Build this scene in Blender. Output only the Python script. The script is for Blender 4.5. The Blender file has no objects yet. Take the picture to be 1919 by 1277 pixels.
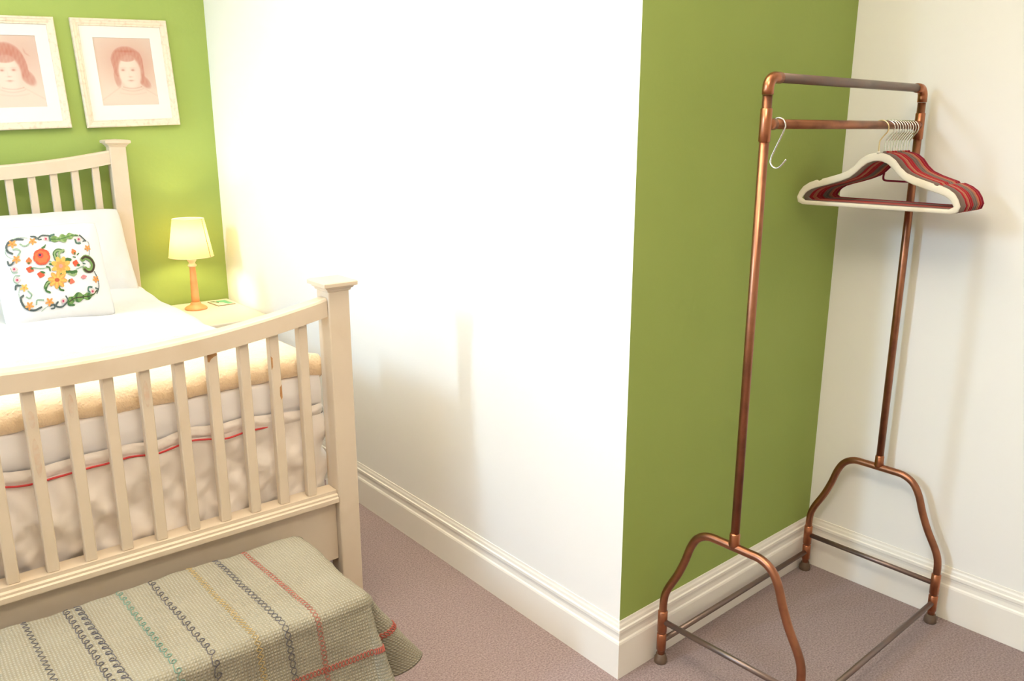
import bpy, bmesh, math, random
import numpy as np
from mathutils import Vector, Matrix, noise
random.seed(7)
scene = bpy.context.scene
COL = scene.collection

# ------------------------------------------------------------------ camera
PITCH, YAW, ROLL = 0.2499, 0.6860, 0.0010
CAM = Vector((-1.5160, -1.3801, 1.5))
fw = Vector((math.sin(YAW)*math.cos(PITCH), math.cos(YAW)*math.cos(PITCH), -math.sin(PITCH)))
rt = Vector((math.cos(YAW), -math.sin(YAW), 0)); up = rt.cross(fw)
r2 = rt*math.cos(ROLL) + up*math.sin(ROLL); u2 = up*math.cos(ROLL) - rt*math.sin(ROLL)
cam_data = bpy.data.cameras.new('camera'); cam = bpy.data.objects.new('camera', cam_data)
COL.objects.link(cam)
m = Matrix((r2, u2, -fw)).transposed().to_4x4(); m.translation = CAM
cam.matrix_world = m
cam_data.sensor_width = 36; cam_data.lens = 1551.9/1919*36; cam_data.clip_start = 0.05
scene.camera = cam

# ------------------------------------------------------------------ light
world = bpy.data.worlds.new('sky'); scene.world = world; world.use_nodes = True
bg = world.node_tree.nodes['Background']
bg.inputs['Color'].default_value = (0.64, 0.82, 1.0, 1); bg.inputs['Strength'].default_value = 3.0

def light(name, kind, loc, energy, color, **kw):
    d = bpy.data.lights.new(name, kind); d.energy = energy; d.color = color
    for k, v in kw.items(): setattr(d, k, v)
    o = bpy.data.objects.new(name, d); o.location = loc; COL.objects.link(o); return o
# bright patch of sky outside the window on the left, the room's warm ceiling lamp, and an added upward fill
day = light('window_daylight', 'AREA', (-6.0, 0.90, 3.25), 155, (0.52, 0.75, 1.0), shape='RECTANGLE', size=0.30, size_y=1.1)
day.rotation_euler = (Vector((0, 0.4, 0.7))-Vector((-6.0, 0.90, 3.25))).to_track_quat('-Z', 'Y').to_euler()
ceil_lamp = light('ceiling_lamp', 'AREA', (-0.95, -0.9, 2.45), 23, (1.0, 0.87, 0.68), shape='DISK', size=0.6)
up_fill = light('upward_fill', 'AREA', (-0.75, 0.35, 2.40), 100, (1.0, 0.88, 0.70), shape='DISK', size=0.6)  # added unseen fill, bounced off the ceiling to raise the ambient light
up_fill.rotation_euler = (math.pi, 0, 0)
scene.cycles.max_bounces = 12; scene.cycles.diffuse_bounces = 7; scene.cycles.transparent_max_bounces = 12

vs = scene.view_settings
vs.view_transform = 'Standard'; vs.look = 'None'; vs.exposure = 0.06; vs.gamma = 1.0; vs.use_curve_mapping = False

# ------------------------------------------------------------------ helpers
def tag(o, label=None, cat=None, group=None, kind=None):
    if label: o['label'] = label
    if cat: o['category'] = cat
    if group: o['group'] = group
    if kind: o['kind'] = kind
    return o
def empty(name, loc=(0, 0, 0), rz=0.0):
    o = bpy.data.objects.new(name, None); o.location = loc; o.rotation_euler = (0, 0, rz)
    o.empty_display_size = 0.1; COL.objects.link(o); return o
def mk(name, verts, faces, mat, parent=None, smooth=False, off=None):
    me = bpy.data.meshes.new(name)
    if off is not None: verts = [(v[0]-off[0], v[1]-off[1], v[2]-off[2]) for v in verts]
    me.from_pydata([tuple(v) for v in verts], [], faces); me.validate()
    bm = bmesh.new(); bm.from_mesh(me); bmesh.ops.recalc_face_normals(bm, faces=bm.faces); bm.to_mesh(me); bm.free()
    me.materials.append(mat)
    if smooth:
        for p in me.polygons: p.use_smooth = True
    o = bpy.data.objects.new(name, me); COL.objects.link(o)
    if parent: o.parent = parent
    return o
def from_bm(name, bm, mat, parent=None, smooth=False):
    bmesh.ops.recalc_face_normals(bm, faces=bm.faces)
    me = bpy.data.meshes.new(name); bm.to_mesh(me); bm.free(); me.materials.append(mat)
    if smooth:
        for p in me.polygons: p.use_smooth = True
    o = bpy.data.objects.new(name, me); COL.objects.link(o)
    if parent: o.parent = parent
    return o
def box(name, a, b, mat, parent=None, bev=0.0, off=None, seg=2):
    off = off or (0, 0, 0)
    bm = bmesh.new(); bmesh.ops.create_cube(bm, size=1)
    for v in bm.verts:
        v.co = Vector([(a[i]+b[i])/2 - off[i] + v.co[i]*(b[i]-a[i]) for i in range(3)])
    if bev: bmesh.ops.bevel(bm, geom=list(bm.edges), offset=bev, segments=seg, profile=0.5, affect='EDGES')
    return from_bm(name, bm, mat, parent)
def prism(name, poly, z0, z1, mat, parent=None):
    n = len(poly)
    v = [(p[0], p[1], z0) for p in poly] + [(p[0], p[1], z1) for p in poly]
    f = [list(range(n))[::-1], list(range(n, 2*n))] + [[i, (i+1) % n, n+(i+1) % n, n+i] for i in range(n)]
    return mk(name, v, f, mat, parent)
def smooth_path(pts, sub=6, closed=False):
    P = [Vector(p) for p in pts]; out = []; n = len(P)
    rng = range(n if closed else n-1)
    for i in rng:
        p0 = P[(i-1) % n] if closed or i > 0 else P[0]*2-P[1]
        p1 = P[i]; p2 = P[(i+1) % n]
        p3 = P[(i+2) % n] if closed or i < n-2 else P[-1]*2-P[-2]
        for k in range(sub):
            t = k/sub
            out.append(0.5*((2*p1)+(p2-p0)*t+(2*p0-5*p1+4*p2-p3)*t*t+(3*p1-p0-3*p2+p3)*t**3))
    if not closed: out.append(P[-1])
    return out
def tube_geo(pts, rad, seg=10, V=None, F=None, caps=True):
    V = [] if V is None else V; F = [] if F is None else F
    P = [Vector(p) for p in pts]; n = len(P); base = len(V)
    R = rad if isinstance(rad, (list, tuple)) else [rad]*n
    t0 = (P[1]-P[0]).normalized()
    nrm = t0.cross(Vector((0.13, 0.27, 1))); 
    if nrm.length < 1e-3: nrm = t0.cross(Vector((1, 0, 0)))
    nrm.normalize()
    for i in range(n):
        t = (P[min(i+1, n-1)]-P[max(i-1, 0)]).normalized()
        nrm = (nrm - t*nrm.dot(t)).normalized(); b = t.cross(nrm)
        for k in range(seg):
            a = 2*math.pi*k/seg
            V.append(P[i]+(nrm*math.cos(a)+b*math.sin(a))*R[i])
    for i in range(n-1):
        for k in range(seg):
            k2 = (k+1) % seg
            F.append([base+i*seg+k, base+i*seg+k2, base+(i+1)*seg+k2, base+(i+1)*seg+k])
    if caps:
        F.append([base+k for k in range(seg)][::-1]); F.append([base+(n-1)*seg+k for k in range(seg)])
    return V, F
def tube(name, pts, rad, mat, parent=None, seg=12):
    V, F = tube_geo(pts, rad, seg); return mk(name, V, F, mat, parent, smooth=True)
def lathe(name, prof, mat, parent=None, seg=32, c=(0, 0), smooth=True):
    V = []; F = []
    for r, z in prof:
        for k in range(seg):
            a = 2*math.pi*k/seg; V.append((c[0]+r*math.cos(a), c[1]+r*math.sin(a), z))
    for i in range(len(prof)-1):
        for k in range(seg):
            k2 = (k+1) % seg; F.append([i*seg+k, i*seg+k2, (i+1)*seg+k2, (i+1)*seg+k])
    F.append([k for k in range(seg)][::-1]); F.append([(len(prof)-1)*seg+k for k in range(seg)])
    o = mk(name, V, F, mat, parent, smooth=smooth)
    return o
def grid(name, fn, nu, nv, mat, parent=None, uvs=None, smooth=True):
    V = []; F = []; UV = []
    for j in range(nv+1):
        for i in range(nu+1):
            V.append(fn(i/nu, j/nv)); 
            if uvs: UV.append(uvs(i/nu, j/nv))
    for j in range(nv):
        for i in range(nu):
            a = j*(nu+1)+i; F.append([a, a+1, a+nu+2, a+nu+1])
    me = bpy.data.meshes.new(name); me.from_pydata([tuple(v) for v in V], [], F)
    if uvs:
        l = me.uv_layers.new(name='UVMap')
        for lp in me.loops: l.data[lp.index].uv = UV[lp.vertex_index]
    me.materials.append(mat)
    for p in me.polygons: p.use_smooth = smooth
    o = bpy.data.objects.new(name, me); COL.objects.link(o)
    if parent: o.parent = parent
    return o
def N3(x, y, z=0.0): return noise.noise(Vector((x, y, z)))

# ------------------------------------------------------------------ materials
def mat(name, col, rough=0.6, metal=0.0, bump=None, var=None, spec=0.5, sheen=0.0):
    """bump=(scale,strength,dist) ; var=(scale, colour2, low, high)"""
    M = bpy.data.materials.new(name); M.use_nodes = True
    nt = M.node_tree; b = nt.nodes['Principled BSDF']
    b.inputs['Base Color'].default_value = (*col, 1); b.inputs['Roughness'].default_value = rough
    b.inputs['Metallic'].default_value = metal; b.inputs['Specular IOR Level'].default_value = spec
    if sheen: b.inputs['Sheen Weight'].default_value = sheen
    tc = nt.nodes.new('ShaderNodeTexCoord')
    if var:
        n = nt.nodes.new('ShaderNodeTexNoise'); n.inputs['Scale'].default_value = var[0]; n.inputs['Detail'].default_value = 5
        r = nt.nodes.new('ShaderNodeValToRGB')
        r.color_ramp.elements[0].position = var[2]; r.color_ramp.elements[1].position = var[3]
        r.color_ramp.elements[0].color = (*col, 1); r.color_ramp.elements[1].color = (*var[1], 1)
        nt.links.new(tc.outputs['Object'], n.inputs['Vector']); nt.links.new(n.outputs['Fac'], r.inputs['Fac'])
        nt.links.new(r.outputs['Color'], b.inputs['Base Color'])
    if bump:
        n = nt.nodes.new('ShaderNodeTexNoise'); n.inputs['Scale'].default_value = bump[0]; n.inputs['Detail'].default_value = 4
        bp = nt.nodes.new('ShaderNodeBump'); bp.inputs['Strength'].default_value = bump[1]; bp.inputs['Distance'].default_value = bump[2]
        nt.links.new(tc.outputs['Object'], n.inputs['Vector']); nt.links.new(n.outputs['Fac'], bp.inputs['Height'])
        nt.links.new(bp.outputs['Normal'], b.inputs['Normal'])
    return M
GREEN = (0.285, 0.375, 0.085)
M_green = mat('green_wall_paint', GREEN, 0.75, bump=(60, 0.12, 0.004), var=(3, (0.30, 0.39, 0.092), 0.35, 0.7))
M_white = mat('white_wall_paint', (0.84, 0.83, 0.80), 0.8, bump=(45, 0.10, 0.004))
M_ceil = mat('ceiling_paint', (0.85, 0.83, 0.79), 0.9)
M_trim = mat('baseboard_gloss_paint', (0.86, 0.83, 0.765), 0.35)
M_carpet = mat('mauve_carpet', (0.235, 0.165, 0.165), 1.0, bump=(300, 0.9, 0.006), var=(190, (0.40, 0.305, 0.295), 0.36, 0.66), spec=0.1, sheen=0.2)
M_print = None
M_cream = mat('cream_bed_paint', (0.60, 0.495, 0.37), 0.5, bump=(30, 0.08, 0.003), var=(9, (0.56, 0.45, 0.32), 0.5, 0.75))
M_wood_worn = mat('bare_brown_wood', (0.36, 0.17, 0.06), 0.6, var=(40, (0.5, 0.27, 0.1), 0.4, 0.7))
M_blush = mat('faded_pink_stain', (0.56, 0.40, 0.28), 0.55, var=(60, (0.57, 0.465, 0.35), 0.38, 0.6))
M_sheet = mat('white_cotton', (0.64, 0.638, 0.64), 0.9, bump=(14, 0.25, 0.012), sheen=0.2)
M_fitted = mat('white_fitted_sheet', (0.86, 0.83, 0.83), 0.9, bump=(9, 0.2, 0.01), sheen=0.2)
M_valance = mat('ivory_cotton', (0.78, 0.71, 0.65), 0.85, bump=(20, 0.2, 0.01), sheen=0.3)
M_fleece = mat('peach_fleece', (0.95, 0.73, 0.48), 1.0, bump=(160, 0.8, 0.006), sheen=0.5)
M_red = mat('red_piping', (0.55, 0.04, 0.04), 0.7)
M_copper = mat('aged_copper', (0.37, 0.16, 0.09), 0.36, 1.0, var=(22, (0.24, 0.11, 0.07), 0.45, 0.75))
M_copper2 = mat('copper_fitting', (0.44, 0.175, 0.09), 0.30, 1.0, var=(30, (0.30, 0.125, 0.07), 0.5, 0.8))
M_dull = mat('dull_brown_pipe', (0.24, 0.17, 0.145), 0.42, 0.85, var=(14, (0.20, 0.165, 0.15), 0.4, 0.7))
M_rubber = mat('brown_foot_cap', (0.13, 0.08, 0.05), 0.6)
M_chrome = mat('chrome_wire', (0.82, 0.79, 0.72), 0.18, 1.0)
M_goldw = mat('pale_brass_wire', (0.80, 0.62, 0.32), 0.28, 1.0)
M_terra = mat('orange_turned_wood', (0.78, 0.36, 0.13), 0.45, var=(18, (0.70, 0.30, 0.10), 0.4, 0.7))
M_night = mat('cream_table_paint', (0.70, 0.63, 0.50), 0.45)
M_brass = mat('brass', (0.8, 0.6, 0.3), 0.3, 1.0)
M_frame = mat('limed_wood_frame', (0.70, 0.60, 0.47), 0.55, var=(60, (0.58, 0.43, 0.31), 0.5, 0.8), bump=(80, 0.2, 0.002))
M_mount = mat('ivory_mount_card', (0.72, 0.70, 0.655), 0.9)
M_leg = mat('dark_bench_leg', (0.12, 0.07, 0.04), 0.5)
M_bench = mat('bench_upholstery', (0.55, 0.48, 0.36), 0.9)

def vcol_mat(name, rough=0.8, sheen=0.0):
    M = bpy.data.materials.new(name); M.use_nodes = True
    nt = M.node_tree; b = nt.nodes['Principled BSDF']; b.inputs['Roughness'].default_value = rough
    a = nt.nodes.new('ShaderNodeVertexColor'); a.layer_name = 'Col'
    nt.links.new(a.outputs['Color'], b.inputs['Base Color'])
    if sheen: b.inputs['Sheen Weight'].default_value = sheen
    return M
M_print = vcol_mat('chalk_drawing_print', 0.7)
M_thread = vcol_mat('embroidery_thread', 0.75)

# throw: woven base with rows of running stitch (uv in metres)
M_throw = bpy.data.materials.new('stitched_khaki_cotton'); M_throw.use_nodes = True
nt = M_throw.node_tree; b = nt.nodes['Principled BSDF']; b.inputs['Roughness'].default_value = 0.95; b.inputs['Specular IOR Level'].default_value = 0.15
uv = nt.nodes.new('ShaderNodeUVMap'); uv.uv_map = 'UVMap'
def wave(scale, direction, dist):
    w = nt.nodes.new('ShaderNodeTexWave'); w.bands_direction = direction; w.inputs['Scale'].default_value = scale
    w.inputs['Distortion'].default_value = dist; w.inputs['Detail'].default_value = 2; w.inputs['Detail Scale'].default_value = 0.6
    nt.links.new(uv.outputs['UV'], w.inputs['Vector']); return w
wx = wave(44, 'X', 1.6); wy = wave(40, 'Y', 1.6)
mul = nt.nodes.new('ShaderNodeMath'); mul.operation = 'MULTIPLY'
nt.links.new(wx.outputs['Fac'], mul.inputs[0]); nt.links.new(wy.outputs['Fac'], mul.inputs[1])
ns = nt.nodes.new('ShaderNodeTexNoise'); ns.inputs['Scale'].default_value = 6; ns.inputs['Detail'].default_value = 4
nt.links.new(uv.outputs['UV'], ns.inputs['Vector'])
rp = nt.nodes.new('ShaderNodeValToRGB'); rp.color_ramp.elements[0].position = 0.35; rp.color_ramp.elements[1].position = 0.68
rp.color_ramp.elements[0].color = (0.235, 0.205, 0.14, 1); rp.color_ramp.elements[1].color = (0.275, 0.25, 0.18, 1)
nt.links.new(ns.outputs['Fac'], rp.inputs['Fac'])
mx = nt.nodes.new('ShaderNodeMix'); mx.data_type = 'RGBA'; mx.inputs['B'].default_value = (0.36, 0.345, 0.29, 1)
nt.links.new(mul.outputs[0], mx.inputs['Factor']); nt.links.new(rp.outputs['Color'], mx.inputs['A'])
nt.links.new(mx.outputs['Result'], b.inputs['Base Color'])
bp = nt.nodes.new('ShaderNodeBump'); bp.inputs['Strength'].default_value = 0.6; bp.inputs['Distance'].default_value = 0.003
nt.links.new(mul.outputs[0], bp.inputs['Height']); nt.links.new(bp.outputs['Normal'], b.inputs['Normal'])

# ------------------------------------------------------------------ room
AC, AD = 0.0304, 0.0397
LC, LA = 0.9976, 2.7763
e = 0.006                       # walls lie 6 mm behind, skirting faces 6 mm before the measured lines
cC = Vector((math.cos(AC), math.sin(AC))); nC = Vector((-math.sin(AC), math.cos(AC)))      # nC points into wall C
C1 = cC*LC
dD = Vector((math.sin(AD), -math.cos(AD))); nD = Vector((math.cos(AD), math.sin(AD)))      # nD points into wall D
HC = 3.1; XL = -2.4; YF = -3.2
def isect(p, d, q, g):
    den = d.x*g.y-d.y*g.x; t = ((q.x-p.x)*g.y-(q.y-p.y)*g.x)/den; return p+d*t
Zr = Vector((0, 0)); ey = Vector((0, 1)); ex = Vector((1, 0))
def corner_BC(o): return isect(Vector((o, 0)), ey, nC*o, cC)
def corner_CD(o, o2=None): return isect(nC*o, cC, C1+nD*(o if o2 is None else o2), dD)
def on_D(o, y): return isect(C1+nD*o, dD, Vector((0, y)), ex)
T = 0.12
def S(o): return tag(o, kind='structure')
S(prism('wall_partition', [corner_BC(e), (e, LA+e), (e+T, LA+e), corner_BC(e+T)], 0, HC, M_white))
S(prism('wall_recess', [corner_BC(e), corner_BC(e+T), corner_CD(e+T, e), corner_CD(e)], 0, HC, M_green))
S(prism('wall_right', [corner_CD(e), corner_CD(e+T, e), corner_CD(e+T), on_D(e+T, YF), on_D(e, YF)], 0, HC, M_white))
S(prism('wall_back', [(e+T, LA+e), (XL, LA+e), (XL, LA+e+T), (e+T, LA+e+T)], 0, HC, M_green))
S(prism('wall_front', [(XL, YF-T), (on_D(e+T, YF).x, YF-T), (on_D(e+T, YF).x, YF), (XL, YF)], 0, HC, M_white))
poly_floor = [(XL-T, YF-T), (1.4, YF-T), (1.4, 0.4), (0.3, 0.4), (0.3, LA+0.2), (XL-T, LA+0.2)]
S(prism('floor', poly_floor, -0.05, 0, M_carpet))
S(prism('ceiling', poly_floor, HC, HC+0.05, M_ceil))
# window wall, left of the picture
WY0, WY1, WZ0, WZ1 = -0.35, 2.40, 0.75, 2.45
wl = empty('wall_left'); S(wl)
for a, c in (((XL-T, YF-T, 0), (XL, WY0, HC)), ((XL-T, WY1, 0), (XL, LA+e+T, HC)), ((XL-T, WY0, 0), (XL, WY1, WZ0)), ((XL-T, WY0, WZ1), (XL, WY1, HC))):
    box('wall_panel', a, c, M_white, wl)
wn = empty('window_1'); S(wn)
M_glass = bpy.data.materials.new('clear_pane'); M_glass.use_nodes = True
g = M_glass.node_tree; g.nodes.remove(g.nodes['Principled BSDF'])
tr = g.nodes.new('ShaderNodeBsdfTransparent'); gl = g.nodes.new('ShaderNodeBsdfGlossy'); gl.inputs['Roughness'].default_value = 0.02
mxs = g.nodes.new('ShaderNodeMixShader'); mxs.inputs[0].default_value = 0.05
g.links.new(tr.outputs[0], mxs.inputs[1]); g.links.new(gl.outputs[0], mxs.inputs[2]); g.links.new(mxs.outputs[0], g.nodes['Material Output'].inputs['Surface'])
nb = 1; bw = (WY1-WY0)/nb
for i in range(nb+1):
    y = WY0+i*bw
    box('mullion', (XL-0.09, max(y-0.02, WY0), WZ0), (XL-0.04, min(y+0.02, WY1), WZ1), M_trim, wn)
for i in range(nb):
    ya, yb = WY0+i*bw+0.02, WY0+(i+1)*bw-0.02
    box('rail', (XL-0.09, ya, WZ0), (XL-0.04, yb, WZ0+0.04), M_trim, wn)
    box('rail', (XL-0.09, ya, WZ1-0.04), (XL-0.04, yb, WZ1), M_trim, wn)
    box('pane', (XL-0.067, ya, WZ0+0.04), (XL-0.063, yb, WZ1-0.04), M_glass, wn)

# skirting boards: moulded profile swept along each wall
PROF = [(0.0, 0.0), (0.012, 0.0), (0.012, 0.108), (0.0105, 0.114), (0.0075, 0.118), (0.0065, 0.130), (0.0075, 0.139), (0.0095, 0.142),
        (0.0095, 0.151), (0.006, 0.154), (0.005, 0.163), (0.003, 0.1685), (0.0022, 0.1757), (0.0, 0.1757)]
def skirting(name, ends, mt=M_trim):
    """ends: two functions offset-from-wall -> plan point"""
    V = []; n = len(PROF)
    for fnc in ends:
        for d, z in PROF:
            p = fnc(e-d); V.append((p[0], p[1], z))
    F = [[i, (i+1) % n, n+(i+1) % n, n+i] for i in range(n)] + [list(range(n)), list(range(n, 2*n))[::-1]]
    return S(mk(name, V, F, mt))
skirting('baseboard_partition', (corner_BC, lambda o: Vector((o, LA+o))))
skirting('baseboard_recess', (corner_BC, lambda o: corner_CD(o)))
skirting('baseboard_right', (lambda o: corner_CD(o), lambda o: on_D(o, YF)))
skirting('baseboard_back', (lambda o: Vector((o, LA+o)), lambda o: Vector((XL, LA+o))))

# ------------------------------------------------------------------ bed
BX = -1.1455; PXR = -0.410; PW = 0.066; FY = 0.70
bed = tag(empty('bed', (BX, FY, 0)), 'cream painted wooden slatted double bed with curved rails', 'bed')
BO = (BX, FY, 0)
def sweep_rail(name, xs, ztop, th, y0, y1, rnd, parent):
    """curved rail: rounded cross-section swept along x"""
    sec = []
    for (yy, zz) in ((y0, 0), (y0, 1), (y1, 1), (y1, 0)): sec.append((yy, zz))
    V = []; F = []; n = 8
    for x in xs:
        zt = ztop(x); zb = zt-th; r = rnd
        pts = [(y0, zb+r*.5), (y0, zt-r), (y0+r*.4, zt-r*.3), (y0+r, zt), (y1-r, zt), (y1-r*.3, zt-r*.4), (y1, zt-r), (y1, zb)]
        pts[0] = (y0, zb)
        for yy, zz in pts: V.append((x, yy, zz))
    for i in range(len(xs)-1):
        for k in range(n):
            k2 = (k+1) % n; F.append([i*n+k, i*n+k2, (i+1)*n+k2, (i+1)*n+k])
    F.append(list(range(n))); F.append([(len(xs)-1)*n+k for k in range(n)][::-1])
    return mk(name, V, F, M_cream, parent, off=BO)
def post_with_cap(xr, y0, top, w, parent, depth):
    x0 = xr-w
    p = box('post', (x0, y0, 0), (xr, y0+depth, top-0.028), M_cream, parent, bev=0.004, off=BO)
    cx, cy = (x0+xr)/2, y0+depth/2
    # stepped moulded cap, a sub-part of the post
    lev = [(0.0, -0.030), (0.003, -0.028), (0.004, -0.023), (0.009, -0.020), (0.010, -0.0165), (0.018, -0.0135), (0.0185, -0.004), (0.016, -0.001), (0.010, 0.001)]
    V = []; F = []
    for o, z in lev:
        hx, hy = w/2+o, depth/2+o
        V += [(cx-hx, cy-hy, top+z), (cx+hx, cy-hy, top+z), (cx+hx, cy+hy, top+z), (cx-hx, cy+hy, top+z)]
    V.append((cx, cy, top+0.004))
    for i in range(len(lev)-1):
        for k in range(4):
            k2 = (k+1) % 4; F.append([i*4+k, i*4+k2, i*4+4+k2, i*4+4+k])
    L = (len(lev)-1)*4
    for k in range(4): F.append([L+k, L+(k+1) % 4, len(V)-1])
    F.append([3, 2, 1, 0])
    c = mk('cap', V, F, M_cream, p, off=BO)
    return p
SL0, SLP, NS = -0.5505, 0.0850, 15
XLp = 2*BX-PXR
# footboard
foot_top = lambda x: 0.972+0.068*((x-BX)/0.66)**2
for xr in (PXR, XLp+PW): post_with_cap(xr, FY, 1.088, PW, bed, 0.072)
xs = [BX-0.668+1.336*i/40 for i in range(41)]
sweep_rail('top_rail', xs, foot_top, 0.053, FY+0.006, FY+0.052, 0.008, bed)
# lower rail with a two-step moulding and recessed board below
sec = [(0.062, 0.425), (-0.002, 0.425), (-0.002, 0.438), (0.003, 0.441), (0.003, 0.447), (0.010, 0.450), (0.010, 0.460), (0.062, 0.460)]
V = [(x, FY+yy, zz) for x in (BX-0.668, BX+0.668) for yy, zz in sec]; n = len(sec)
mk('lower_rail', V, [[i, (i+1) % n, n+(i+1) % n, n+i] for i in range(n)]+[list(range(n)), list(range(n, 2*n))[::-1]], M_cream, bed, off=BO)
box('lower_panel', (BX-0.668, FY+0.022, 0.232), (BX+0.668, FY+0.050, 0.426), M_cream, bed, off=BO)
def slat(x, y0, y1, z0, z1, w=0.027, tilt=0.0):
    return box('slat', (x-w/2, y0, z0), (x+w/2, y1, z1), M_cream, bed, bev=0.0025, off=BO, seg=1)
fs = []
for k in range(NS):
    x = SL0-SLP*k
    fs.append(slat(x, FY+0.016, FY+0.042, 0.4595, foot_top(x)-0.050))
# worn and stained spots on the footboard paint
def patch(name, pts, y, mt, parent):
    """thin irregular worn flake lying on a slat face"""
    V = [(x, y-0.0008, z) for x, z in pts]+[(x, y+0.002, z) for x, z in pts]; n = len(pts)
    return mk(name, V, [list(range(n))[::-1], list(range(n, 2*n))]+[[i, (i+1) % n, n+(i+1) % n, n+i] for i in range(n)], mt, parent, off=BO)
yF = FY+0.016
x3 = SL0-SLP*3
patch('worn_patch', [(x3-0.0125, 0.9365), (x3+0.0125, 0.9395), (x3+0.0125, 0.929), (x3+0.004, 0.926), (x3-0.004, 0.921), (x3-0.009, 0.913), (x3-0.0125, 0.915)], yF, M_wood_worn, fs[3])
x1 = SL0-SLP*1
patch('worn_patch', [(x1-0.0125, 0.90), (x1-0.008, 0.895), (x1-0.0085, 0.87), (x1-0.0125, 0.862)], yF, M_wood_worn, fs[1])
patch('worn_patch', [(x1+0.0125, 0.815), (x1+0.007, 0.808), (x1+0.006, 0.783), (x1+0.0095, 0.772), (x1+0.0125, 0.778)], yF, M_wood_worn, fs[1])
x8 = SL0-SLP*8
for zc, hh in ((0.755, 0.05), (0.85, 0.022)):
    patch('stain', [(x8+0.011*math.cos(a)*(0.6+0.3*N3(a, zc)), zc+hh*math.sin(a)) for a in [i*math.pi/6 for i in range(12)]], yF, M_blush, fs[8])
x7 = SL0-SLP*7
patch('stain', [(x7+0.009*math.cos(a)*(0.7+0.3*N3(a, 3)), 0.865+0.03*math.sin(a)) for a in [i*math.pi/6 for i in range(12)]], yF, M_blush, fs[7])
x5 = SL0-SLP*5
patch('stain', [(x5+0.006*math.cos(a), 0.86+0.035*math.sin(a)) for a in [i*math.pi/6 for i in range(12)]], yF, M_blush, fs[5])
# headboard
HO = -0.026; HY = 2.672; hw = 0.070
head_top = lambda x: 1.345+0.062*((x-BX-HO)/0.66)**2
for xr in (PXR+HO-0.004, XLp+PW+HO): post_with_cap(xr, HY, 1.452, hw, bed, 0.060)
xs = [BX+HO-0.668+1.336*i/40 for i in range(41)]
sweep_rail('top_rail', xs, head_top, 0.060, HY+0.008, HY+0.048, 0.008, bed)
box('lower_rail', (BX+HO-0.668, HY+0.010, 0.66), (BX+HO+0.668, HY+0.046, 0.74), M_cream, bed, off=BO, bev=0.003)
for k in range(NS):
    x = SL0-SLP*k-0.022
    slat(x, HY+0.016, HY+0.038, 0.735, head_top(x)-0.056, 0.030)
for sx in (-1, 1):
    box('side_rail', (BX+sx*0.69-0.014, FY+0.06, 0.27), (BX+sx*0.69+0.014, HY+0.01, 0.40), M_cream, bed, off=BO, bev=0.003)
box('slatted_base', (BX-0.66, FY+0.075, 0.36), (BX+0.66, HY-0.01, 0.41), M_cream, bed, off=BO)

# ------------------------------------------------------------------ bedding
MX0, MX1, MY0, MY1 = BX-0.672, BX+0.672, 0.800, 2.655
mt = tag(empty('mattress', (BX, 1.7, 0.41)), 'thick white mattress lying in the cream bed frame', 'mattress')
MO = (BX, 1.7, 0.41)
bm = bmesh.new(); bmesh.ops.create_cube(bm, size=1)
for v in bm.verts:
    v.co = Vector((v.co.x*(MX1-MX0), (MY0+MY1)/2-1.7+v.co.y*(MY1-MY0), (0.41+0.785)/2-0.41+v.co.z*0.375))
bmesh.ops.bevel(bm, geom=list(bm.edges), offset=0.035, segments=4, profile=0.5, affect='EDGES')
from_bm('mattress_body', bm, M_sheet, mt, smooth=True)
# fitted sheet hanging smoothly over the foot of the mattress with a gathered lower edge
def sheet_fn(u, v):
    x = MX0+(MX1-MX0)*u; z = 0.812-0.118*v
    y = MY0-0.006-0.010*math.sin(math.pi*min(1, v*1.05))-0.006*v*N3(x*9, v*3)-0.004*math.sin(v*26)*max(0, v-0.7)*3*(0.5+N3(x*14, 0))
    z += 0.010*v*N3(x*6, 4.0)
    if v < 0.12: y += (0.12-v)*0.25
    return (x-MO[0], y-MO[1], z-MO[2])
grid('fitted_sheet', sheet_fn, 150, 24, M_fitted, mt)
# valance with vertical folds on the foot end and the side toward the wall
VO = (BX, 0.79, 0.42)
val = tag(empty('valance', VO), 'ivory cotton bed valance with red piping behind footboard slats', 'bed linen')
def val_path(u):
    """arc length round the foot: first across the foot, then along the right side"""
    L1 = (MX1-MX0); L2 = 1.80; r = 0.03; s = u*(L1+L2)
    if s < L1-r: return Vector((MX0+s, MY0-0.008, 0)), Vector((0, -1, 0)), s
    if s < L1-r+r*math.pi/2:
        a = (s-L1+r)/r; return Vector((MX1-r+r*math.sin(a), MY0-0.008+r-r*math.cos(a), 0)), Vector((math.sin(a), -math.cos(a), 0)), s
    return Vector((MX1, MY0-0.008+r+(s-L1+r-r*math.pi/2), 0)), Vector((1, 0, 0)), s
def val_z(s): return 0.688+0.020*N3(s*4.1, 1.7)+0.010*N3(s*11, 9)
def val_off(s, v):
    f = N3(s*8.5+1.3*v, v*1.5)*0.034 + N3(s*19-2.2*v, v*2.5+5)*0.020 + N3(s*34+v*5, v*6+2)*0.008
    return 0.012+f*min(1, 0.30+v*1.3)+0.004*v
def val_fn(u, v):
    p, nn, s = val_path(u); zt = val_z(s); zb = 0.432+0.010*N3(s*9, 3.3)
    q = p+nn*max(-0.004, val_off(s, v)); z = zt+(zb-zt)*v
    return (q.x-VO[0], q.y-VO[1], z-VO[2])
grid('skirt', val_fn, 460, 40, M_valance, val)
def band_fn(u, v):
    p, nn, s = val_path(u); zt = val_z(s)
    q = p+nn*(0.009+0.006*math.sin(math.pi*v)+0.003*N3(s*40, v*4)); z = zt+0.030-0.036*v
    return (q.x-VO[0], q.y-VO[1], z-VO[2])
grid('gathered_band', band_fn, 460, 8, M_valance, val)
pts = []
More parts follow.
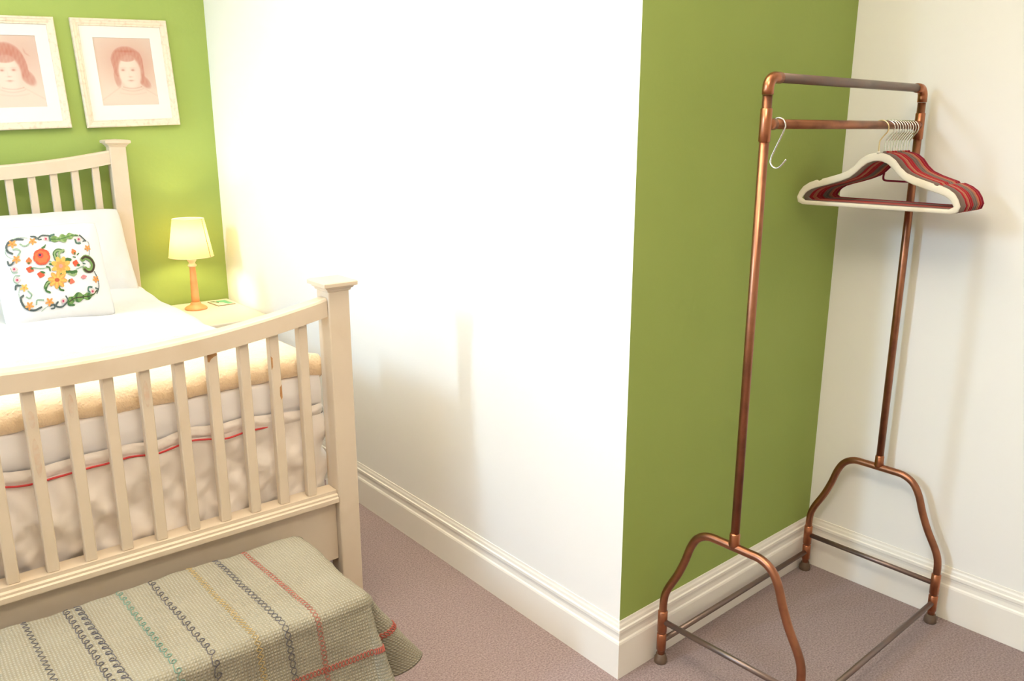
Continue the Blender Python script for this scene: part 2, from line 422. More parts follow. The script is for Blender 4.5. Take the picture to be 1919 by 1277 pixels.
for i in range(0, 461):
    p, nn, s = val_path(i/460); q = p+nn*(0.0135+0.022*N3(s*4.3, 7.3)); pts.append((q.x-VO[0], q.y-VO[1], val_z(s)-0.004-0.014*max(0, N3(s*5, 31))-VO[2]))
tag(tube('piping', pts, 0.0028, M_red, val, seg=6), 'thin red piping cord')
M_green_tag = mat('green_label_print', (0.05, 0.28, 0.16), 0.7)
tg = box('care_label', (-0.482-VO[0], 0.768-VO[1], 0.440-VO[2]), (-0.458-VO[0], 0.769-VO[1], 0.478-VO[2]), M_sheet, val)
box('printed_stripe', (-0.482-VO[0], 0.7672-VO[1], 0.449-VO[2]), (-0.458-VO[0], 0.7679-VO[1], 0.456-VO[2]), M_green_tag, tg)

# peach fleece blanket folded over the foot of the mattress
def superell(t, p):
    a = math.pi*t; c, s = math.cos(a), math.sin(a)
    return math.copysign(abs(c)**p, c), abs(s)**p
BLO = (BX, 0.95, 0.80)
def blanket_fn(u, v):
    # v runs round the rolled front edge then back over the top
    x = MX0-0.004+(MX1-MX0+0.010)*u
    r = 0.036; y0 = 0.775; La = math.pi*r; Lt = 0.42; s = v*(La+Lt)
    if s < La:
        a = -math.pi/2+s/r; yy = y0+r-r*math.cos(a); zz = 0.838+r*math.sin(a)
    else: yy = y0+r+(s-La); zz = 0.838+r
    droop = -0.035*max(0, (abs(u-0.5)-0.43)/0.07)**2
    k = 0.005*N3(x*12, yy*9, 1)+0.0025*N3(x*45, s*60, 4)
    return (x-BLO[0], yy+k*0.4-BLO[1], zz+k+droop*(0.5 if s < La else 1)-0.008*math.cos((x-BX)*2.2)+0.004-BLO[2])
bl = tag(grid('blanket', blanket_fn, 220, 60, M_fleece), 'peach fleece blanket folded across the foot of the bed', 'blanket')
bl.location = BLO
so = bl.modifiers.new('thick', 'SOLIDIFY'); so.thickness = 0.004; so.offset = -1
# duvet
DO = (BX, 1.6, 0.80)
def duvet_fn(u, v):
    y = 0.93+1.62*v
    cx, sz = superell(1-u, 0.30)
    foot = min(1, v/0.05)**0.5
    h = 0.085
    side = 1.0 if cx > 0 else 1.0
    x = BX+cx*(0.692+0.012*N3(y*2.3, 3.1)+0.010*N3(y*6, 8))
    z = 0.712+h*sz*(0.90+0.10*foot)+0.014*(1-cx*cx)**0.8+0.012*N3(x*2.2, y*2.2, 2)*sz+0.006*N3(x*6, y*5, 5)*sz
    z += 0.035*max(0, (v-0.72)/0.28)*sz
    if y < 1.35: z += 0.050*max(0, 1-(y-0.93)/0.42)**1.5*sz
    return (x-DO[0], y-DO[1], z-DO[2])
du = tag(grid('duvet', duvet_fn, 120, 110, M_sheet), 'plain white duvet spread over the double bed', 'duvet')
du.location = DO

def pillow_mesh(name, w, h, t, mt, parent=None, nn=48, exp=2.6, wr=0.004, seed=0, sag=0.0):
    def fn(side):
        def f(u, v):
            a, c = u*2-1, v*2-1
            th = t/2*((1-abs(a)**exp)*(1-abs(c)**exp))**0.55
            x = a*w/2*(1-0.03*(1-c*c)*abs(a)**3-0.035*c**6*a*a); y = c*h/2*(1-0.03*(1-a*a)*abs(c)**3-0.05*a**6*c*c)
            k = wr*N3(x*11+seed, y*11, side)+wr*0.5*N3(x*28+seed, y*28, side)
            return Vector((x, y+sag*(a*a-0.5), side*(th+k*min(1, th*30))))
        return f
    V = []; F = []
    for side in (1, -1):
        base = len(V); f = fn(side)
        for j in range(nn+1):
            for i in range(nn+1): V.append(f(i/nn, j/nn))
        for j in range(nn):
            for i in range(nn):
                a = base+j*(nn+1)+i; F.append([a, a+1, a+nn+2, a+nn+1])
    bm = bmesh.new(); vs_ = [bm.verts.new(v) for v in V]
    for f in F: bm.faces.new([vs_[i] for i in f])
    bmesh.ops.remove_doubles(bm, verts=bm.verts, dist=1e-5)
    return from_bm(name, bm, mt, parent, smooth=True)
def pose(o, c, n, roll=0.0):
    n = Vector(n).normalized(); U = Vector((0, 0, 1)).cross(n).normalized(); 
    if U.x < 0: U = -U
    Vv = n.cross(U)
    if Vv.z < 0: Vv = -Vv
    U2 = U*math.cos(roll)+Vv*math.sin(roll); V2 = n.cross(U2)
    if V2.z < 0: V2 = -V2
    M = Matrix((U2, V2, n)).transposed().to_4x4(); M.translation = Vector(c); o.matrix_world = M
pl = pillow_mesh('pillow', 0.66, 0.42, 0.17, M_sheet, nn=60, seed=3, wr=0.005)
pose(pl, (-0.826, 2.565, 0.965), (0.02, -0.90, 0.43), 0.015)
tag(pl, 'large white pillow leaning against the slatted headboard', 'pillow')
CW = 0.381; CT = 0.118
cu = pillow_mesh('cushion', CW, CW, CT, M_sheet, nn=60, exp=2.8, seed=11, wr=0.0015)
CUC = Vector((-0.901, 2.049, 0.9885)); CN = Vector((0.04, -0.939, 0.342)).normalized()
pose(cu, CUC-CN*CT*0.40, CN)
tag(cu, 'square white cushion embroidered with flowers and green scrolls', 'cushion')

# embroidery: coloured stitches raised on the cushion face
KS = 0.907; MU = (2.71836684e-04*KS, -6.10776392e-05*KS, -1.52687113e-01*KS); MV = (-3.06056110e-05*KS, -3.08791011e-04*KS, 2.12521215e-01*KS)
GN = 330; half = 0.178
lin = np.linspace(-half, half, GN); UU, VV = np.meshgrid(lin, lin)
# invert the affine map so that the design can be drawn in its own drawing units
Am = np.array([[MU[0], MU[1]], [MV[0], MV[1]]]); Ai = np.linalg.inv(Am)
DX = Ai[0, 0]*(UU-MU[2])+Ai[0, 1]*(VV-MV[2]); DY = Ai[1, 0]*(UU-MU[2])+Ai[1, 1]*(VV-MV[2])
colr = np.zeros((GN, GN, 3)); msk = np.zeros((GN, GN), bool)
def paint(m_, c):
    msk[m_] = True; colr[m_] = c
def stroke(pts, w0, c, w1=None, sub=10):
    w1 = w0 if w1 is None else w1
    P = smooth_path([(p[0], p[1], 0) for p in pts], sub); n = len(P)
    for i in range(n-1):
        a, d = P[i], P[i+1]-P[i]; t = (i+0.5)/n; w = w0+(w1-w0)*t
        L2 = max(d.x*d.x+d.y*d.y, 1e-6)
        x0, x1_ = min(a.x, P[i+1].x)-w, max(a.x, P[i+1].x)+w
        sel = (DX > x0) & (DX < x1_)
        tt = np.clip(((DX-a.x)*d.x+(DY-a.y)*d.y)/L2, 0, 1)
        paint(sel & (np.hypot(DX-a.x-tt*d.x, DY-a.y-tt*d.y) < w), c)
def blob(cx, cy, rx, ry, c, rot=0, lobes=0, amp=0.0, ph=0):
    ca, sa = math.cos(rot), math.sin(rot); x = (DX-cx)*ca+(DY-cy)*sa; y = -(DX-cx)*sa+(DY-cy)*ca
    a = np.arctan2(y/ry, x/rx); r = np.hypot(x/rx, y/ry)
    paint(r < 1+amp*np.cos(lobes*a+ph), c)
def star(cx, cy, R, npet, c, w=0.30, ph=0.0, sq=1.0):
    for k in range(npet):
        a = ph+2*math.pi*k/npet; blob(cx+R*0.55*math.cos(a), cy+R*0.55*math.sin(a)*sq, R*0.52, R*w*0.62, c, a)
GR1, GR2, GR3, GRY = (0.10, 0.24, 0.07), (0.27, 0.42, 0.15), (0.40, 0.52, 0.27), (0.15, 0.19, 0.18)
TEAL = (0.12, 0.25, 0.19); PALE = (0.42, 0.56, 0.43); BRN = (0.10, 0.06, 0.03)
RED_, ORR, ORG, YEL, PNK = (0.80, 0.16, 0.07), (0.85, 0.27, 0.10), (0.88, 0.44, 0.14), (0.90, 0.58, 0.17), (0.78, 0.36, 0.38)
# outline ring of thin scrolls
for p, w, c in [([(270, 210), (180, 205), (100, 240), (65, 310), (85, 370), (140, 400)], 13, GRY),
    ([(60, 330), (55, 390), (90, 440), (150, 470)], 4, PALE), ([(150, 345), (200, 340), (235, 375), (205, 430)], 11, PALE),
    ([(85, 500), (100, 545), (140, 530), (155, 490)], 11, GRY), ([(235, 275), (280, 300), (330, 285), (370, 240)], 10, PALE),
    ([(375, 165), (420, 165), (440, 185), (400, 215)], 10, GRY), ([(440, 185), (470, 190), (520, 150), (610, 150)], 10, GRY),
    ([(470, 185), (475, 210), (510, 205)], 8, GRY), ([(150, 205), (230, 180), (330, 190)], 4, PALE),
    ([(120, 590), (150, 650), (205, 640)], 6, PALE), ([(235, 690), (175, 690), (160, 750), (210, 800)], 7, PALE),
    ([(185, 860), (190, 815), (240, 815)], 12, GRY), ([(240, 820), (225, 920), (240, 980)], 4, PALE),
    ([(340, 890), (385, 940), (360, 985), (320, 965)], 9, PALE), ([(280, 945), (250, 980), (280, 1060), (340, 1115), (430, 1135), (515, 1100)], 13, GRY),
    ([(450, 1060), (460, 1010), (540, 1010)], 10, PALE), ([(520, 1150), (570, 1110), (630, 1070)], 4, PALE),
    ([(635, 1085), (680, 1070), (690, 1110), (650, 1120)], 10, GRY), ([(690, 1090), (730, 1040), (710, 1090), (790, 1100), (860, 1040)], 11, GRY),
    ([(835, 965), (860, 1000)], 9, GRY), ([(1150, 215), (1170, 290), (1160, 420)], 4, GRY), ([(1235, 630), (1290, 740), (1300, 850), (1270, 930)], 6, GRY),
    ([(1035, 130), (1080, 170), (1120, 210)], 9, GRY), ([(965, 195), (985, 245), (1040, 245)], 10, TEAL), ([(1080, 215), (1110, 205)], 9, GRY),
    ([(1195, 845), (1150, 845), (1145, 890), (1170, 915)], 11, TEAL), ([(1250, 855), (1290, 870)], 10, GRY)]: stroke(p, w, c)
# acanthus leaves
def acanthus(spine, wid, c1, c2, c3):
    P = smooth_path([(a, b_, 0) for a, b_ in spine], 12); n = len(P)
    for i in range(n):
        t = i/(n-1); w = wid*math.sin(math.pi*min(1, 0.12+0.88*t)**0.8)*(0.78+0.30*math.sin(t*22))
        blob(P[i].x, P[i].y, max(10, w*0.55), max(10, w), c2 if (int(t*18) % 3) else c3, math.atan2(P[min(i+1, n-1)].y-P[max(i-1, 0)].y, P[min(i+1, n-1)].x-P[max(i-1, 0)].x))
    stroke(spine, 7, c1, 5)
acanthus([(640, 200), (760, 195), (850, 165), (940, 135), (1010, 135)], 58, GR1, GR2, GR3)
stroke([(625, 220), (625, 160), (680, 130)], 12, TEAL)
acanthus([(880, 1040), (960, 990), (1080, 975), (1190, 955), (1270, 890)], 62, BRN, GR2, GR1)
stroke([(870, 1020), (880, 1075), (950, 1080)], 13, GR1)
# dark comma leaf at the right
stroke([(1065, 470), (1110, 440), (1180, 470), (1215, 540), (1190, 610), (1130, 620), (1100, 600)], 34, GR2)
stroke([(1060, 460), (1110, 432), (1190, 462), (1232, 540), (1205, 622), (1140, 638), (1095, 605)], 15, BRN)
blob(1085, 528, 26, 9, TEAL, 0.2)
# small border flowers
for cx, cy, R, c in [(140, 270, 55, ORG), (395, 235, 50, ORG), (190, 475, 52, ORG), (1140, 310, 46, ORG), (1255, 735, 48, ORG), (290, 845, 50, YEL), (365, 1075, 52, ORG), (620, 1035, 55, ORG)]:
    star(cx, cy, R, 5, c, 0.42, 0.3); blob(cx, cy, 10, 10, ORR)
for cx, cy in [(572, 195), (1020, 190), (165, 600), (205, 740), (805, 1025), (1210, 900)]:
    blob(cx, cy, 34, 32, (0.86, 0.66, 0.64)); blob(cx, cy, 15, 15, (0.62, 0.08, 0.20))
# centre bouquet
stroke([(390, 585), (500, 600), (620, 580)], 7, PALE); stroke([(970, 610), (1080, 560)], 7, PALE); stroke([(600, 495), (660, 520)], 6, PALE)
for p in ([(700, 470), (680, 400), (720, 355), (790, 365)], [(560, 850), (590, 790), (650, 765)]): stroke(p, 24, GR1); stroke(p, 10, GR3)
stroke([(745, 470), (740, 400), (800, 350)], 15, GR3)
for p, w in ([(820, 490), (850, 475), (890, 480)], 20), ([(850, 640), (910, 650), (970, 640)], 22), ([(570, 850), (570, 890), (620, 915)], 13), ([(740, 845), (760, 880), (800, 890)], 13), ([(620, 540), (660, 550)], 14), ([(755, 630), (760, 670)], 18), ([(520, 325), (545, 310)], 14), ([(555, 290), (562, 285)], 8), ([(575, 575), (610, 590), (620, 630)], 10), ([(990, 410), (1010, 390)], 8), ([(930, 440), (960, 445)], 8): stroke(p, w, GR1)
stroke([(880, 670), (930, 690), (970, 670)], 15, GR3)
star(510, 445, 105, 7, RED_, 0.95, 0.2); blob(510, 445, 88, 80, ORR, 0, 7, 0.07); blob(495, 425, 40, 38, (0.72, 0.12, 0.10)); blob(490, 420, 18, 16, (0.08, 0.06, 0.16))
star(765, 565, 125, 8, YEL, 0.42, 0.35); star(765, 565, 70, 8, ORG, 0.5, 0.0); blob(765, 565, 28, 26, (0.85, 0.42, 0.36))
star(720, 750, 122, 8, ORG, 0.40, 0.1, 0.85); star(720, 750, 118, 8, YEL, 0.18, 0.1, 0.85); blob(715, 750, 34, 26, (0.60, 0.16, 0.06))
for cx, cy, rx, ry, c, rot in [(345, 500, 34, 42, ORR, 0), (360, 612, 46, 38, RED_, 0.3), (500, 680, 44, 40, RED_, 0.2), (940, 372, 30, 40, ORR, -0.5), (965, 525, 38, 40, RED_, 0.2), (905, 770, 42, 34, (0.78, 0.24, 0.16), 0.2), (1080, 710, 40, 26, PNK, -0.2)]:
    blob(cx, cy, rx, ry, c, rot, 4, 0.12)
for cx, cy, rx, ry, rot in [(345, 525, 18, 12, 0), (385, 600, 20, 13, 0.6), (525, 650, 34, 13, 0.3), (955, 390, 12, 18, 0), (1005, 550, 22, 18, 0), (880, 762, 10, 24, 0.2)]:
    blob(cx, cy, rx, ry, GR1, rot)
# stitch texture and mesh
rng = np.random.RandomState(3)
colr = np.clip(colr**1.3*(0.56+0.24*rng.rand(GN, GN, 1)), 0, 1)
V = []; F = []; C = []; idx = {}
def emb_z(x, y):
    a, c = x/(CW/2), y/(CW/2)
    return CT/2*((1-min(1, abs(a))**2.8)*(1-min(1, abs(c))**2.8))**0.55+0.0032
for j in range(GN-1):
    for i in range(GN-1):
        if msk[j, i]:
            q = []
            for jj, ii in ((j, i), (j, i+1), (j+1, i+1), (j+1, i)):
                k = (jj, ii)
                if k not in idx:
                    idx[k] = len(V); V.append((lin[ii], lin[jj], emb_z(lin[ii], lin[jj]))); 
                    C.append(colr[jj, ii] if msk[jj, ii] else colr[j, i])
                q.append(idx[k])
            F.append(q)
em = mk('embroidery', V, F, M_thread, cu)
ca = em.data.color_attributes.new('Col', 'FLOAT_COLOR', 'POINT')
ca.data.foreach_set('color', np.concatenate([np.array(C), np.ones((len(C), 1))], 1).ravel())
em['kind'] = 'stuff'; em['label'] = 'flowers and scrolling leaves stitched in orange, red and green'

# ------------------------------------------------------------------ bedside table, lamp, coaster
NX0, NX1, NY0, NY1, NZ = -0.375, -0.008, 2.215, 2.765, 0.660
nO = ((NX0+NX1)/2, (NY0+NY1)/2, 0)
ng = tag(empty('bedside_table', nO), 'cream painted bedside table in corner between bed and wall', 'table')
box('table_top', (NX0, NY0, NZ-0.024), (NX1, NY1, NZ), M_night, ng, bev=0.005, off=nO)
box('cabinet_body', (NX0+0.025, NY0+0.03, 0.14), (NX1-0.02, NY1-0.01, NZ-0.024), M_night, ng, bev=0.002, off=nO)
for z0, z1 in ((0.44, 0.62), (0.17, 0.42)):
    d = box('drawer', (NX0+0.04, NY0+0.014, z0), (NX1-0.035, NY0+0.030, z1), M_night, ng, bev=0.003, off=nO)
    kb = lathe('knob', [(0.004, 0), (0.004, 0.010), (0.013, 0.016), (0.014, 0.022), (0.008, 0.028)], M_brass, d, seg=16)
    kb.rotation_euler = (math.pi/2, 0, 0); kb.location = (0, NY0+0.014-nO[1], (z0+z1)/2)
for x in (NX0+0.03, NX1-0.065):
    for y in (NY0+0.035, NY1-0.055):
        box('leg', (x, y, 0), (x+0.035, y+0.035, 0.14), M_night, ng, bev=0.002, off=nO)
LX, LY = -0.2215, 2.600
lamp = tag(empty('table_lamp', (LX, LY, NZ)), 'lit table lamp with pale shade and turned orange wood base', 'lamp')
lathe('base', [(0.050, 0), (0.052, 0.004), (0.050, 0.009), (0.044, 0.014), (0.030, 0.021), (0.024, 0.026), (0.024, 0.032), (0.019, 0.036)], M_terra, lamp)
lathe('stem', [(0.019, 0.036), (0.0185, 0.06), (0.0165, 0.13), (0.0135, 0.200), (0.0135, 0.205)], M_terra, lamp)
M_collar = mat('pale_turned_wood', (0.86, 0.62, 0.38), 0.45)
lathe('collar', [(0.0135, 0.205), (0.0195, 0.208), (0.0200, 0.214), (0.015, 0.219), (0.014, 0.226), (0.019, 0.233), (0.0215, 0.240), (0.0215, 0.244), (0.010, 0.246)], M_collar, lamp)
M_shade = bpy.data.materials.new('glowing_fabric_shade'); M_shade.use_nodes = True
g = M_shade.node_tree; pb = g.nodes['Principled BSDF']; pb.inputs['Base Color'].default_value = (0.80, 0.70, 0.46, 1); pb.inputs['Roughness'].default_value = 0.9
trl = g.nodes.new('ShaderNodeBsdfTranslucent'); trl.inputs['Color'].default_value = (0.30, 0.22, 0.09, 1)
mxs = g.nodes.new('ShaderNodeMixShader'); mxs.inputs[0].default_value = 0.75
g.links.new(pb.outputs[0], mxs.inputs[1]); g.links.new(trl.outputs[0], mxs.inputs[2]); g.links.new(mxs.outputs[0], g.nodes['Material Output'].inputs['Surface'])
SB, STp, RB, RT = 0.255, 0.432, 0.101, 0.071
def shade_fn(u, v):
    a = 2*math.pi*u; r = RB+(RT-RB)*v; return (r*math.cos(a), r*math.sin(a), SB+(STp-SB)*v)
shd = grid('shade', shade_fn, 64, 12, M_shade, lamp)
M_seam = mat('shade_seam', (0.22, 0.16, 0.06), 0.9)
a0 = math.radians(-52)
V, F = [], []
for v in (0, 1):
    r = RB+(RT-RB)*v+0.0010; 
    for da in (-0.022, 0.022): V.append((r*math.cos(a0+da), r*math.sin(a0+da), SB+(STp-SB)*v))
    r -= 0.0006
    for da in (0.022, -0.022): V.append((r*math.cos(a0+da), r*math.sin(a0+da), SB+(STp-SB)*v))
mk('seam', V, [[0, 1, 5, 4], [1, 2, 6, 5], [2, 3, 7, 6], [3, 0, 4, 7], [0, 3, 2, 1], [4, 5, 6, 7]], M_seam, shd)
for nm, r, z in (('rim', RB, SB), ('rim', RT, STp)):
    tube(nm, [(r*math.cos(a), r*math.sin(a), z) for a in [2*math.pi*k/48 for k in range(49)]], 0.0014, M_collar, shd, seg=6)
M_bulb = bpy.data.materials.new('lit_bulb'); M_bulb.use_nodes = True
g = M_bulb.node_tree; g.nodes.remove(g.nodes['Principled BSDF'])
tr = g.nodes.new('ShaderNodeBsdfTransparent'); eb = g.nodes.new('ShaderNodeEmission'); eb.inputs['Color'].default_value = (1, 0.80, 0.45, 1); eb.inputs['Strength'].default_value = 12
mxs = g.nodes.new('ShaderNodeMixShader'); mxs.inputs[0].default_value = 0.12
g.links.new(tr.outputs[0], mxs.inputs[1]); g.links.new(eb.outputs[0], mxs.inputs[2]); g.links.new(mxs.outputs[0], g.nodes['Material Output'].inputs['Surface'])
lathe('bulb', [(0.012, 0.250), (0.013, 0.275), (0.022, 0.295), (0.030, 0.320), (0.028, 0.345), (0.016, 0.362), (0.003, 0.367)], M_bulb, lamp, seg=24)
bl_ = light('bulb_light', 'POINT', (0, 0, 0.34), 5.8, (1.0, 0.82, 0.50), shadow_soft_size=0.035)
bl_.parent = lamp
# coaster with printed green picture
cst = empty('coaster', (-0.0785, 2.655, NZ), math.radians(4))
tag(cst, 'small square coaster with a green picture beside the lamp', 'coaster')
M_cork = mat('brown_coaster_edge', (0.30, 0.22, 0.13), 0.7); M_cg = mat('green_gloss_print', (0.16, 0.48, 0.30), 0.25); M_cw = mat('pale_gloss_print', (0.80, 0.76, 0.58), 0.25); M_cd = mat('dark_olive_print', (0.17, 0.20, 0.12), 0.25)
box('board', (-0.045, -0.062, 0), (0.045, 0.062, 0.004), M_cork, cst, bev=0.001)
for nm, poly, mt_ in (('printed_field', [(-.041, -.058), (.041, -.058), (.041, .058), (-.041, .058)], M_cw), ('printed_shape', [(.038, -.050), (.038, .050), (-.005, .054), (-.012, .020), (.006, -.010), (.012, -.048)], M_cg), ('printed_shape', [(-.038, .054), (-.016, .054), (-.006, .018), (-.016, -.006), (-.024, .024), (-.038, .036)], M_cd)):
    prism(nm, poly, 0.0039, 0.0043 if nm == 'printed_field' else 0.0047, mt_, cst)

# ------------------------------------------------------------------ framed portraits
def gauss(X, Y, cx, cy, sx, sy, rot=0.0):
    ca, sa = math.cos(rot), math.sin(rot); x = (X-cx)*ca+(Y-cy)*sa; y = -(X-cx)*sa+(Y-cy)*ca
    return np.exp(-((x/sx)**2+(y/sy)**2))
def soft(X, Y, cx, cy, rx, ry, k=9.0, rot=0.0):
    ca, sa = math.cos(rot), math.sin(rot); x = (X-cx)*ca+(Y-cy)*sa; y = -(X-cx)*sa+(Y-cy)*ca
    return 1/(1+np.exp(k*(np.hypot(x/rx, y/ry)-1)*3))
def portrait(which, W_, H_):
    """red chalk portrait: colour per grid point, X right 0..1, Y up 0..1"""
    nx, ny = 110, 130
    X, Y = np.meshgrid(np.linspace(0, 1, nx), np.linspace(0, 1, ny))
    paper = np.array([0.60, 0.50, 0.42]); chalk = np.array([0.36, 0.07, 0.032]); skin = np.array([0.68, 0.59, 0.51])
    I = np.zeros((ny, nx))
    if which == 0:
        I += 0.42*gauss(X, Y, 0.70, 0.62, 0.45, 0.42)+0.20*gauss(X, Y, 0.2, 0.7, 0.35, 0.35)
        cx = 0.545
        hair = np.clip(soft(X, Y, cx-0.01, 0.665, 0.27, 0.205)+soft(X, Y, 0.345, 0.60, 0.065, 0.16)+0.9*soft(X, Y, 0.755, 0.56, 0.06, 0.22)+0.72*soft(X, Y, 0.335, 0.43, 0.062, 0.15, 5)+0.85*soft(X, Y, 0.785, 0.36, 0.135, 0.072, 4, -0.75), 0, 1)
        face = soft(X, Y, cx+0.015, 0.49, 0.195, 0.235, 8)
        fringe = soft(X, Y, cx-0.01, 0.72, 0.17, 0.075, 7)
        eyes = ((0.445, 0.525), (0.615, 0.525)); nose = (0.56, 0.425); mouth = (0.56, 0.372); ear = (0.76, 0.46)
        band = gauss(X, Y, cx, 0.80, 0.17, 0.016)
    else:
        I += 0.30*gauss(X, Y, 0.75, 0.75, 0.45, 0.40)
        cx = 0.50
        hair = np.clip(soft(X, Y, cx-0.01, 0.68, 0.265, 0.215)+soft(X, Y, 0.72, 0.60, 0.075, 0.17, 7, 0.2)+0.85*soft(X, Y, 0.775, 0.42, 0.14, 0.085, 4, -0.8)+soft(X, Y, 0.29, 0.57, 0.07, 0.18), 0, 1)
        face = soft(X, Y, cx-0.01, 0.465, 0.20, 0.24, 8)
        fringe = soft(X, Y, cx-0.03, 0.70, 0.19, 0.085, 7)
        eyes = ((0.405, 0.515), (0.58, 0.52)); nose = (0.50, 0.43); mouth = (0.495, 0.372); ear = (0.70, 0.44)
        band = 0.6*gauss(X, Y, 0.56, 0.76, 0.10, 0.06)
    st = 0.5+0.28*np.sin(95*X+9*np.sin(5*Y)+14*Y)*np.sin(23*X+31*Y)
    I = I*(1-0.55*soft(X, Y, 0.5, 0.10, 0.62, 0.22, 3))
    I = np.where(hair > I, I*(1-hair)+hair*(0.60+0.18*st), I) + 0.15*band
    I = I*(1-face)+face*0.06
    I = np.maximum(I, fringe*(0.52+0.16*st))
    for ex_, ey_ in eyes:
        I += 0.60*gauss(X, Y, ex_, ey_, 0.030, 0.014)+0.16*gauss(X, Y, ex_, ey_+0.032, 0.055, 0.012)+0.10*gauss(X, Y, ex_, ey_, 0.055, 0.03)
    I += 0.34*gauss(X, Y, nose[0], nose[1], 0.035, 0.011)+0.07*gauss(X, Y, nose[0]-0.02, nose[1]+0.04, 0.012, 0.05)
    I += 0.55*gauss(X, Y, mouth[0], mouth[1], 0.050, 0.010)+0.16*gauss(X, Y, mouth[0], mouth[1]-0.018, 0.035, 0.010)
    I += 0.12*gauss(X, Y, ear[0], ear[1], 0.02, 0.04)
    I += 0.20*face*np.clip((X-cx)/0.2, 0, 1)**2
    # chin, collar and shoulder lines
    for y0, cv, wdt, s_ in ((0.255, 0.9, 0.17, 0.26), (0.215, 1.0, 0.19, 0.16), (0.165, 0.5, 0.24, 0.10)):
        I += s_*np.exp(-((Y-y0-cv*(X-cx-0.02)**2)/0.010)**2)*(np.abs(X-cx-0.02) < wdt)
    for sx in (-1, 1):
        I += 0.12*np.exp(-((Y-0.28+0.55*np.abs(X-cx-sx*0.18))/0.012)**2)*((X-cx)*sx > 0.17)
    if which == 1:   # little cipher at the upper right
        I += 0.22*gauss(X, Y, 0.79, 0.78, 0.012, 0.035, 0.3)+0.22*gauss(X, Y, 0.825, 0.735, 0.035, 0.010, -0.6)
    I = np.clip(I, 0, 1)[..., None]
    base = paper*(1-face[..., None]*0.6)+skin*face[..., None]*0.6
    C = base*(1-I)+chalk*I
    V = [(X[j, i]*W_-W_/2, 0.0, Y[j, i]*H_-H_/2) for j in range(ny) for i in range(nx)]
    F = [[j*nx+i, j*nx+i+1, (j+1)*nx+i+1, (j+1)*nx+i] for j in range(ny-1) for i in range(nx-1)]
    return V, F, C.reshape(-1, 3)
def picture(cx, cz, w, h, roll, which, label):
    r = empty('framed_portrait', (cx, LA+e-0.026, cz)); r.rotation_euler = (math.radians(-1.2), roll, 0)
    tag(r, label, 'picture', 'framed chalk portraits over the bed')
    prof = [(0.0, 0.022), (0.0, 0.004), (0.003, 0.0), (0.008, 0.0), (0.011, 0.003), (0.020, 0.004), (0.024, 0.007), (0.029, 0.007), (0.031, 0.012), (0.031, 0.022)]   # inset from the outer edge, depth
    V = []; F = []; n = len(prof)
    for sx, sz in ((-1, -1), (1, -1), (1, 1), (-1, 1)):
        for d, yy in prof: V.append((sx*(w/2-d), yy, sz*(h/2-d)))
    # four mitred lengths
    for k, nm in enumerate(('frame_rail', 'frame_stile', 'frame_rail', 'frame_stile')):
        k2 = (k+1) % 4
        vv = V[k*n:(k+1)*n]+V[k2*n:(k2+1)*n]
        mk(nm, vv, [[i, (i+1) % n, n+(i+1) % n, n+i] for i in range(n)]+[list(range(n))[::-1], list(range(n, 2*n))], M_frame, r)
    iw, ih = w/2-0.028, h/2-0.028
    pw, ph, oz = 0.243, 0.290, 0.008
    # mount with a cut window
    V = [(-iw, .013, -ih), (iw, .013, -ih), (iw, .013, ih), (-iw, .013, ih), (-pw/2, .013, oz-ph/2), (pw/2, .013, oz-ph/2), (pw/2, .013, oz+ph/2), (-pw/2, .013, oz+ph/2)]
    V += [(a, .0155, c) for a, b_, c in V]
    F = []
    for k in range(4):
        k2 = (k+1) % 4; F += [[k, k2, 4+k2, 4+k], [8+k, 8+4+k, 8+4+k2, 8+k2], [4+k, 4+k2, 12+k2, 12+k], [k, 8+k, 8+k2, k2]]
    mk('mount', V, F, M_mount, r)
    V, F, C = portrait(which, pw+0.004, ph+0.004)
    o = mk('print', [(a, .0160, c+oz) for a, b_, c in V], F, M_print, r, smooth=True)
    at_ = o.data.color_attributes.new('Col', 'FLOAT_COLOR', 'POINT'); at_.data.foreach_set('color', np.concatenate([C, np.ones((len(C), 1))], 1).ravel())
    o['label'] = 'red chalk drawing of a child'
    box('backing', (-w/2+0.004, 0.0165, -h/2+0.004), (w/2-0.004, 0.020, h/2-0.004), M_wood_worn, r)
picture(-0.3750, 1.7430, 0.405, 0.463, math.radians(-2.4), 0, 'framed red chalk portrait of a child with hair band, nearer the lamp')
picture(-0.8430, 1.7250, 0.405, 0.458, math.radians(-2.4), 1, 'framed red chalk portrait of a child cut off by picture edge')

